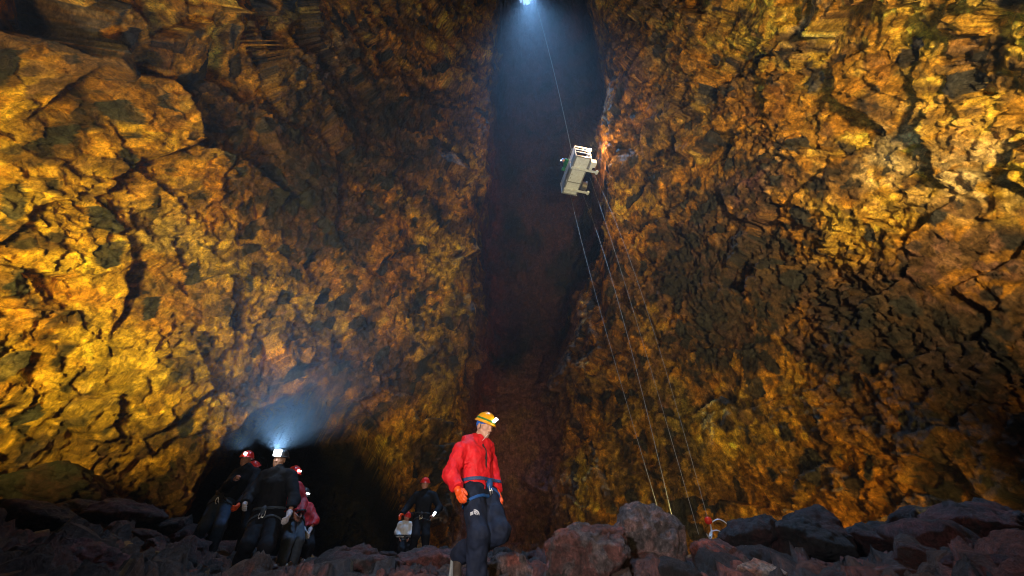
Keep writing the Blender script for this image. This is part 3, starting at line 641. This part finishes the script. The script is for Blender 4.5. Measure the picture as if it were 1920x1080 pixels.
    if detail:
        for q in (-1, 1):
            ec = j['head'] + hfw * .0835 - hu * .006 + hr * q * .031
            solid("eye", lambda p: ell(p, ec, np.array([hfw, hr, hu]), (.006, .010, .005)), ec - .02, ec + .02, .0025, IRIS, root, org)
            solid("eyebrow", lambda p: cap(p, j['head'] + hfw * .090 + hu * .021 + hr * q * .014, j['head'] + hfw * .079 + hu * .020 + hr * q * .045, .004), ec - .06, ec + .06, .003, HAIR, root, org)
        solid("mouth", lambda p: cap(p, j['head'] + hfw * .0945 - hu * .072 - hr * .018, j['head'] + hfw * .0945 - hu * .072 + hr * .018, .0025), j['head'] - .14, j['head'] + .14, .0035, LIP, root, org)
    if mats.get('bandana'):
        cH = j['head'] + hu * .016 - hfw * .012; ax = np.array([hfw, hr, hu]); nb = nrm(hu + hfw * -.25)
        solid("bandana", lambda p: np.maximum(ell(p, cH, ax, (.114, .092, .112)) - fold(p, .04, .002, 3), -((p - cH) @ nb) - .018), cH - .13, cH + .13, .005, mats['bandana'], root, org)
    # harness follows the clothes it is strapped over
    if harness:
        hm, lm = harness; wc = j['pelvis'] + ud * harness_up.get(seed, .05)
        un = nrm(ud + F3 * .10)
        def hb_(p): 
            dj = np.minimum(jf0(p), tf0(p)) - .016
            d = np.maximum(np.abs(dj - .007) - .007, np.abs((p - wc) @ un) - .019); return np.where(np.linalg.norm(p - wc, axis=1) > .30, .1, d)
        lo, hi = wc - .30, wc + .30; hn = solid("harness", hb_, lo, hi, vox * .8, hm, root, org)
        for s in 'LR':
            ld = nrm(j['k' + s] - j['h' + s]); out = ah * (1 if s == 'R' else -1); pl = nrm(ld + out * -.35); lc = j['h' + s] + ld * .10
            def lf(p):
                dj = tf0(p) - .010; d = np.maximum(np.abs(dj - .008) - .008, np.abs((p - lc) @ pl) - .016)
                near_ = cap(p, j['h' + s], j['k' + s], .17); return np.maximum(d, near_)
            lo, hi = lc - .22, lc + .22; solid("leg_loop", lf, lo, hi, vox * .8, lm, hn, org)
        fr = j['pelvis'] + F3 * .150 * b
        solid("belay_loop", lambda p: np.abs(np.linalg.norm(np.stack([np.linalg.norm((p - fr)[:, :2], axis=1) * 1.3, (p - fr) @ ud * .75], 1), axis=1) - .04) - .010, fr - .1, fr + .1, .005, lm, hn, org)
        for q in ((-.02, -.02), (.022, -.035)):
            c_ = fr + F3 * .015 + ah * q[0] + ud * q[1] - ud * .03; aa = nrm(ah + F3 * .4)
            def cf_(p):
                v = p - c_; x = v @ aa; z = v @ ud; y = v @ np.cross(aa, ud); rr = np.sqrt((x / .018) ** 2 + (z / .042) ** 2)
                return np.sqrt(((rr - 1) * .022) ** 2 + y ** 2) - .0052
            solid("carabiner", cf_, c_ - .06, c_ + .06, .0045, STEEL, hn, org)
    return root, j, (hfw, hr, hu), (tf0, jf0, org)
harness_up = {1: .055}

# ------------------------------------------------------------------ the walking man in the red jacket
Y0 = 4.9
mats = dict(skin=SKIN, jacket=RED, trousers=NAVY, helmet=H_YEL, band=GREEN, bandana=BLUE, hood=True)
root, jm, (hfw, hr, hu), (tf0, jf0, org0) = person("man in red hooded jacket and yellow helmet, orange gloves, stepping forward and looking down", PEOPLE["walker"], mats, vox=.009, fold_a=1.5, loose=1.3, hs=1.14, lamp='rod',
    facing=(.86, -.5, 0), headdir=(.72, -.60, -.36), curls=(.30, .32), palms=(A(-.5, -.8, .0) * -1, A(.6, .9, 0)), gloves=(ORANGE, ORANGE), detail=True, harness=(BELT, LOOP), seed=1, jacket_len=.085, thumbs=(-1, 1))
# bright pale cuff line on the near glove, the print on the trouser leg
wd = nrm(jm['wR'] - jm['eR']); cw = jm['wR'] - wd * .048
solid("cuff_trim", lambda p: np.maximum(np.abs(cap(p, jm['eR'], jm['wR'], .063, .051) - .0) - .003, np.abs((p - cw) @ wd) - .005), cw - .09, cw + .09, .0045, REFL, root, org0)
fz = nrm(A(.86, -.5, 0)); lat = np.cross(fz, A(0, 0, 1)); zc = (jm['sL'] + jm['sR']) / 2
solid("zip", lambda p: np.maximum(np.maximum(np.maximum(np.abs(jf0(p) - .012) - .010, np.abs((p - zc) @ lat) - .005), -((p - zc) @ fz)), np.maximum((p - zc)[:, 2] - .03, -.50 - (p - zc)[:, 2])), zc + A(-.2, -.35, -.55), zc + A(.35, .2, .1), .0055, STRAP, [c for c in root.children if c.name.startswith("jacket")][0], org0)
# the white print on the near trouser leg: three quarter-round stripes beside small bars
jt, js = jm['hR'] * .38 + jm['kR'] * .62, nrm(jm['kR'] - jm['hR']); tw = nrm(A(0, 0, 0) - jt); tw = nrm(tw - js * (tw @ js)); tr_ = np.cross(js, tw)
pc = jt + js * .03 + tr_ * (-.012)
def print_f(p):
    v = p - pc; x = v @ tr_ * -1; y = -(v @ js); s_ = np.abs(tf0(p) - .012) - .012
    rr = np.hypot(x + .03, y + .008); ring = np.minimum(np.minimum(np.abs(rr - .052) - .005, np.abs(rr - .037) - .004), np.abs(rr - .022) - .004)
    q = np.maximum(np.maximum(ring, -(x + .03)), -(y + .008)); t = np.minimum(box(np.stack([x, y, 0 * x], 1), A(-.052, .026, 0), np.eye(3), (.016, .005, 1)), box(np.stack([x, y, 0 * x], 1), A(-.052, .010, 0), np.eye(3), (.016, .005, 1)))
    return np.maximum(np.minimum(q, t), s_)
trousers_obj = [c for c in root.children if c.name.startswith("trousers")][0]
solid("print", print_f, pc - .11, pc + .11, .0035, GREY_LOGO, trousers_obj, org0)
cl = jm['neck'] + A(.5, -.8, 0) * .10
solid("collar_cord", lambda p: cap(p, cl + A(.03, 0, -.02), cl + A(.10, -.02, .06), .0035), cl - .15, cl + .16, .005, REFL, root, org0)

# ------------------------------------------------------------------ the five by the tunnel
GA_ = "people gathered by the tunnel mouth"
hb = (STRAP, STRAP)
def pers(key, label, facing, headdir, m, lamp, **k):
    r = person(label, PEOPLE[key], m, facing=facing, headdir=headdir, lamp=lamp, **k); return r
pers('A', "person in blue jeans, red helmet with lit headlamp, one hand raised to the chest", (.45, -.9, 0), (.25, -.95, -.05),
     dict(skin=SKIN_PINK, jacket=BLACK, trousers=JEANS, helmet=H_RED), 'big', vox=.015, seed=2, harness=hb, group=GA_, curls=(.9, 1.0), gloves=(ORANGE, None))
pers('B', "nearly hidden person, red helmet with short white lamp, between jeans wearer and tall person", (-.2, -.95, 0), (-.35, -.8, -.5),
     dict(skin=SKIN_PINK, jacket=BLACK, trousers=BLACK, helmet=H_RED), 'strip', vox=.018, seed=3, group=GA_)
rC, jC, (cf_w, cr_, cu_), _ = pers('C', "tall person in black with the dazzling headlamp, grey gloves and a harness", (.1, -1, 0), (.12, -.98, -.12),
     dict(skin=SKIN, jacket=BLACK, trousers=BLACK, helmet=H_DARK, lamp=LEDX), 'wide', vox=.012, seed=4, harness=(SLATE, SLATE), group=GA_, gloves=(GLOVE_PALE, GLOVE_PALE), curls=(.7, .5), bulk=1.1)
pers('D', "person in red jacket, slate trousers and red helmet looking right, behind the tall one", (.85, -.5, 0), (.85, -.5, -.12),
     dict(skin=SKIN_PINK, jacket=RED_DARK, trousers=SLATE, helmet=H_RED), 'strip', vox=.014, seed=5, harness=hb, group=GA_)
pers('E', "shorter person in red jacket with black helmet and white lamp strip, rightmost of five", (.8, -.55, 0), (.8, -.5, -.25),
     dict(skin=SKIN_PINK, jacket=RED_DARK, trousers=BLACK, helmet=H_DARK), 'strip', vox=.015, seed=6, group=GA_, gloves=(GLOVE_PALE, GLOVE_PALE))
GB_ = "pair standing in the middle"
rF, jF, _, _ = pers('F', "person in black with red helmet and orange glove, facing us and holding a torch", (.1, -1, 0), (.05, -1, -.1),
     dict(skin=SKIN_PINK, jacket=BLACK, trousers=BLACK, helmet=H_RED), None, vox=.016, seed=7, harness=hb, group=GB_, gloves=(None, ORANGE), curls=(.9, .5))
pers('G', "small person in white jacket and black trousers, half hidden behind the torch holder", (.5, -.85, 0), (.6, -.7, -.3),
     dict(skin=SKIN_PINK, jacket=WHITE, trousers=BLACK, helmet=H_RED), None, vox=.016, seed=8, sc=.78, harness=(STRAP, STRAP), group=GB_, bulk=.8)
hl = jF['wL'] + nrm(jF['wL'] - jF['eL']) * .085; td = nrm(A(.55, -.5, .65))
tc_ = hl - td * .02
tor = empty("torch", tc_, "small lit torch in the hand of the person in black standing alone", "torch")
solid("barrel", lambda p: cap(p, tc_ - td * .07, tc_ + td * .06, .016), tc_ - .12, tc_ + .12, .005, STEEL, tor, tc_)
solid("lens", lambda p: cap(p, tc_ + td * .07, tc_ + td * .14, .022, .028), tc_ - .2, tc_ + .2, .006, mat("lit_lens", (.9, .9, .9), .3, 0, emit=(.8, .92, 1), es=1.6), tor, tc_)
lc_ = jC['head'] + cf_w * .22 + cu_ * .085
spot("headlamp_glow", tuple(lc_), tuple(lc_ + A(.35, -.7, .95)), 9000, (.40, .66, 1.0), 130, 1.0, .03)
spot("headlamp_glow_small", tuple(PEOPLE['A']['head'] + A(.05, -.26, .10)), (-2.5, 0.0, 4.2), 900, (.45, .70, 1.0), 66, 1.0, .03)

# ------------------------------------------------------------------ the lift basket hanging in the cleft
def PZ(px, py, z): d = ray(px, py); return d * (z / d[2])
ZB = 20.5
TL, TR, BR, BL = [PZ(x, y, ZB) for x, y in ((1083, 290), (1107, 297), (1079, 368), (1055, 360))]
cB = (TL + TR + BR + BL) / 4; Lx = nrm((BL - TL) + (BR - TR)); Wx = np.cross(Lx, A(0, 0, 1)); Wx = Wx * (1 if Wx @ (TR - TL) > 0 else -1); Zx = A(0, 0, 1)
LH = (np.linalg.norm(BL - TL) + np.linalg.norm(BR - TR)) / 4; WH = abs((TR - TL) @ Wx + (BR - BL) @ Wx) / 4 + .03
LM = mat("white_painted_steel", (.70, .76, .86), .45, .12, 6, .2, 30); LM2 = mat("grey_galvanised_steel", (.36, .38, .42), .4, .15, 12, metal=.5); LM3 = mat("drum_metal", (.30, .28, .24), .35, .15, 12, metal=.7)
lift = empty("lift_basket", cB, "white open lift basket hanging high in the dark cleft, warm lamp at one corner", "lift")
def lp(l, w_, z): return cB + Lx * l + Wx * w_ + Zx * z
def obox(name, items, m, parent):       # items: (centre(l,w,z), half(l,w,z)); one mesh, bevelled
    bm = bmesh.new()
    for c, h in items:
        r = bmesh.ops.create_cube(bm, size=2.0)
        for v in r['verts']:
            q = c[0] + v.co.x * h[0], c[1] + v.co.y * h[1], c[2] + v.co.z * h[2]; v.co = Vector(lp(*q) - cB)
    e = [x for x in bm.edges]; bmesh.ops.bevel(bm, geom=e, offset=.008, segments=2, affect='EDGES')
    bmesh.ops.recalc_face_normals(bm, faces=bm.faces)
    me = bpy.data.meshes.new(name); bm.to_mesh(me); bm.free(); me.materials.append(m); o = bpy.data.objects.new(name, me); COL.objects.link(o); o.parent = parent; return o
def tube(name, pts, r, m, parent, org, res=8):
    pts = np.asarray(pts, float); V = []; F = []
    for i, p in enumerate(pts):
        d = nrm(pts[min(i + 1, len(pts) - 1)] - pts[max(i - 1, 0)]); a = nrm(np.cross(d, A(0, 1, .3) if abs(d[1]) < .9 else A(1, 0, 0))); b = np.cross(d, a)
        for k in range(res): V.append(p + r * (a * math.cos(6.2832 * k / res) + b * math.sin(6.2832 * k / res)))
    for i in range(len(pts) - 1):
        for k in range(res): F.append((i * res + k, i * res + (k + 1) % res, (i + 1) * res + (k + 1) % res, (i + 1) * res + k))
    return mesh_np(name, V, F, m, parent, origin=org)
third = LH * 2 / 3
for k in range(3): obox("floor_panel", [((-LH + third * (k + .5), 0, 0), (third / 2 - .03, WH - .06, .015))], LM, lift)
obox("floor_frame", [((0, s * (WH - .02), -.01), (LH, .03, .05)) for s in (-1, 1)] + [((s * (LH - .03), 0, -.008), (.035, WH - .05, .048)) for s in (-1, 1)] + [((-LH + third * k, 0, -.004), (.02, WH - .05, .03)) for k in (1, 2)], LM2, lift)
RH = .95
for s in (-1, 1):
    sp = obox("side_panel", [((0, s * (WH + .012), .28), (LH - .02, .010, .20))], LM2, lift)
    obox("rail", [((0, s * (WH + .012), z), (LH, .022, .022)) for z in (.62, .78, RH)], LM2, sp)
    obox("post", [((l, s * (WH + .012), .46), (.025, .024, .50)) for l in (-LH + .03, -LH / 3, LH / 3, LH - .03)], LM, sp)
for s in (-1, 1):
    obox("end_rail", [((s * (LH + .012), 0, z), (.020, WH, .018)) for z in (.38, .66, RH)], LM, lift)
for l in (-LH * .42, LH * .70):
    cbm = obox("cross_beam", [((l, .28, -.10), (.045, WH + .30, .040))], LM, lift)
    e_ = lp(l, .28 + WH + .33, -.10)
    solid("roller", lambda p: cap(p, e_ - Lx * .06, e_ + Lx * .06, .085), e_ - .18, e_ + .18, .015, LM, cbm, cB)
obox("motor_box", [((-LH * .72, WH + .24, .10), (.16, .17, .18)), ((-LH * .55, WH + .16, -.02), (.10, .08, .10))], LM, lift)
dc = lp(LH * .42, WH + .20, .02)
solid("cable_drum", lambda p: np.minimum(np.maximum(np.linalg.norm((p - dc) - np.outer((p - dc) @ Wx, Wx), axis=1) - .24, np.abs((p - dc) @ Wx) - .13),
      np.maximum(np.linalg.norm((p - dc) - np.outer((p - dc) @ Wx, Wx), axis=1) - .31, np.abs((p - dc) @ Wx - .15) - .02)), dc - .4, dc + .4, .022, LM3, lift, cB)
lmp = lp(-LH - .14, WH - .06, .62)
solid("lamp", lambda p: np.linalg.norm(p - lmp, axis=1) - .085, lmp - .1, lmp + .1, .012, mat("lit_warm_bulb", (1, .8, .5), .4, 0, emit=(1, .62, .25), es=30.0), lift, cB)
point("lift_lamp_light", lmp + A(.05, -.35, .0), 260, (1, .58, .24), .05)
top = lp(0, 0, 3.0)
for l in (-1, 1):
    for s in (-1, 1): tube("hanger", [lp(l * (LH - .05), s * WH, RH), top], .012, LM2, lift, cB)
# passenger leaning over the far-left rail
def lj(l, w_, z): return lp(l, w_, z)
l0 = .05
Jp = dict(head=lj(l0 - .05, -WH - .22, 1.42), neck=lj(l0, -WH - .14, 1.30), sR=lj(l0 + .20, -WH - .08, 1.24), sL=lj(l0 - .20, -WH - .08, 1.24), eR=lj(l0 + .34, -WH - .18, 1.08), wR=lj(l0 + .30, -WH + .02, 1.03),
          eL=lj(l0 - .34, -WH - .18, 1.08), wL=lj(l0 - .30, -WH + .02, 1.03), pelvis=lj(l0, -WH + .22, .92), hR=lj(l0 + .10, -WH + .22, .90), hL=lj(l0 - .10, -WH + .22, .90), kR=lj(l0 + .11, -WH + .18, .50),
          kL=lj(l0 - .11, -WH + .18, .50), aR=lj(l0 + .11, -WH + .30, .12), aL=lj(l0 - .11, -WH + .30, .12), tR=lj(l0 + .12, -WH + .16, .07), tL=lj(l0 - .12, -WH + .16, .07))
person("tiny passenger in green jacket and blue helmet leaning out of the lift basket", Jp, dict(skin=SKIN, jacket=mat("green_jacket_fabric", (.01, .16, .05), .6, .2, 10), trousers=BLACK,
       helmet=mat("blue_helmet_shell", (.02, .09, .42), .35, .1, 9)), vox=.022, facing=-Wx, headdir=-Wx + A(0, 0, -.5), lamp='strip', seed=9, palms=(A(0, 0, -1), A(0, 0, -1)))

# ------------------------------------------------------------------ cables
ROPE = mat("pale_steel_rope", (.62, .58, .50), .4, .2, 30, metal=.2); ROPED = mat("dull_steel_rope", (.30, .30, .28), .5, .2, 30, metal=.3)
def cable(a, b, sag, r, m, label, n=40, name="cable"):
    a = np.asarray(a); b = np.asarray(b); t = np.linspace(0, 1, n)[:, None]; pts = a + (b - a) * t + 4 * t * (1 - t) * np.asarray(sag)
    o = tube(name, pts, r, m, None, b, 6); return tag(o, label, "cable", "steel cables in the cave"), pts
hole = PH(994, -30, 9.3)
cable(top, hole, A(.25, .3, 0), .022, ROPED, "long hoist cable running from the bright shaft mouth down to the lift basket")
ends = [(P(1240, 975, 8.9), lp(LH * .95, WH * .1, -.06), A(-.10, 0, 0), "leftmost guide cable, reaching the floor behind the tall pink-grey boulder"),
        (P(1264, 985, 8.8), lp(LH * .72, WH + .25, -.10), A(.22, 0, 0), "second guide cable from the left, brightest just under the lift basket"),
        (P(1310, 1002, 8.5), lp(-LH * .1, WH + .35, -.10), A(.10, 0, 0), "third guide cable from the left, ending by the wire loops"),
        (P(1328, 976, 8.6), lp(-LH * .35, WH + .45, -.10), A(.30, 0, 0), "rightmost guide cable, red ball at its lower end")]
for i, (b, a, sg, lab) in enumerate(ends):
    o, pts = cable(a, b, sg, (.005, .0058, .0045, .0045)[i], ROPED, lab, 60)
    if i == 3:
        solid("red_ball", lambda p: np.linalg.norm(p - b, axis=1) - .068, b - .1, b + .1, .009, mat("red_plastic", (.75, .03, .012), .25, 0, spec=.6), o, b)
WIRE = mat("pale_wire", (.60, .62, .66), .35, .1, 30, metal=.3)
def px_tube(pl, Y, r): 
    ctrl = np.array([P(x, y, Y) for x, y in pl]); out = []
    for i in range(len(ctrl) - 1):
        p0, p1, p2, p3 = ctrl[max(i - 1, 0)], ctrl[i], ctrl[i + 1], ctrl[min(i + 2, len(ctrl) - 1)]
        for t in np.linspace(0, 1, 8, endpoint=False): out.append(.5 * (2 * p1 + (p2 - p0) * t + (2 * p0 - 5 * p1 + 4 * p2 - p3) * t * t + (3 * p1 - p0 - 3 * p2 + p3) * t ** 3))
    return np.array(out + [ctrl[-1]])
b = P(1329, 980, 8.6)
wc_ = empty("wire_coil", P(1335, 1022, 8.5), "pale wire loops hanging below the red ball onto the rubble", "wire")
for pl in ([(1331, 980), (1332, 1000), (1326, 1010), (1328, 1000), (1340, 998), (1347, 1008), (1345, 1022)], [(1331, 980), (1332, 994), (1330, 1008), (1324, 1014), (1316, 1006)], [(1333, 980), (1345, 975), (1358, 985), (1364, 1003), (1362, 1020)]):
    q = px_tube(pl, 8.6, .008) ; q[:, 1] += np.linspace(0, -.25, len(q)); tube("wire_loop", q, .010, WIRE, wc_, np.array(wc_.location))
for pl, Y, lab in (([(1380, 1030), (1392, 1024), (1408, 1026), (1420, 1036)], 6.8, "short pale wire arched over the rubble right of the low red boulder"),
                   ([(1500, 1060), (1515, 1063), (1536, 1064)], 5.6, "thin pale wire lying low on the dark rubble"), ([(1590, 1063), (1600, 1062.5), (1607, 1063)], 5.5, "tiny piece of pale wire at the far right of the other wires")):
    q = px_tube(pl, Y, .007); tag(tube("wire", q, .008, WIRE, None, q[0]), lab, "wire")
# ------------------------------------------------------------------ damp air that carries the lamps' glow
hm = bpy.data.materials.new("damp_air"); hm.use_nodes = True; hn_ = hm.node_tree; hn_.nodes.remove(hn_.nodes["Principled BSDF"])
pv = hn_.nodes.new("ShaderNodeVolumePrincipled"); pv.inputs["Color"].default_value = (.75, .88, 1, 1); pv.inputs["Density"].default_value = .0012; pv.inputs["Anisotropy"].default_value = .55
hn_.links.new(pv.outputs[0], hn_.nodes["Material Output"].inputs["Volume"])
x0, x1, y0, y1, z0, z1 = -24, 24, -16, 32, -6, 60
V = [(x, y, z) for x in (x0, x1) for y in (y0, y1) for z in (z0, z1)]
F = [(0, 1, 3, 2), (4, 6, 7, 5), (0, 4, 5, 1), (2, 3, 7, 6), (0, 2, 6, 4), (1, 5, 7, 3)]
tag(mesh_np("haze", V, F, hm, smooth=False), kind='stuff')
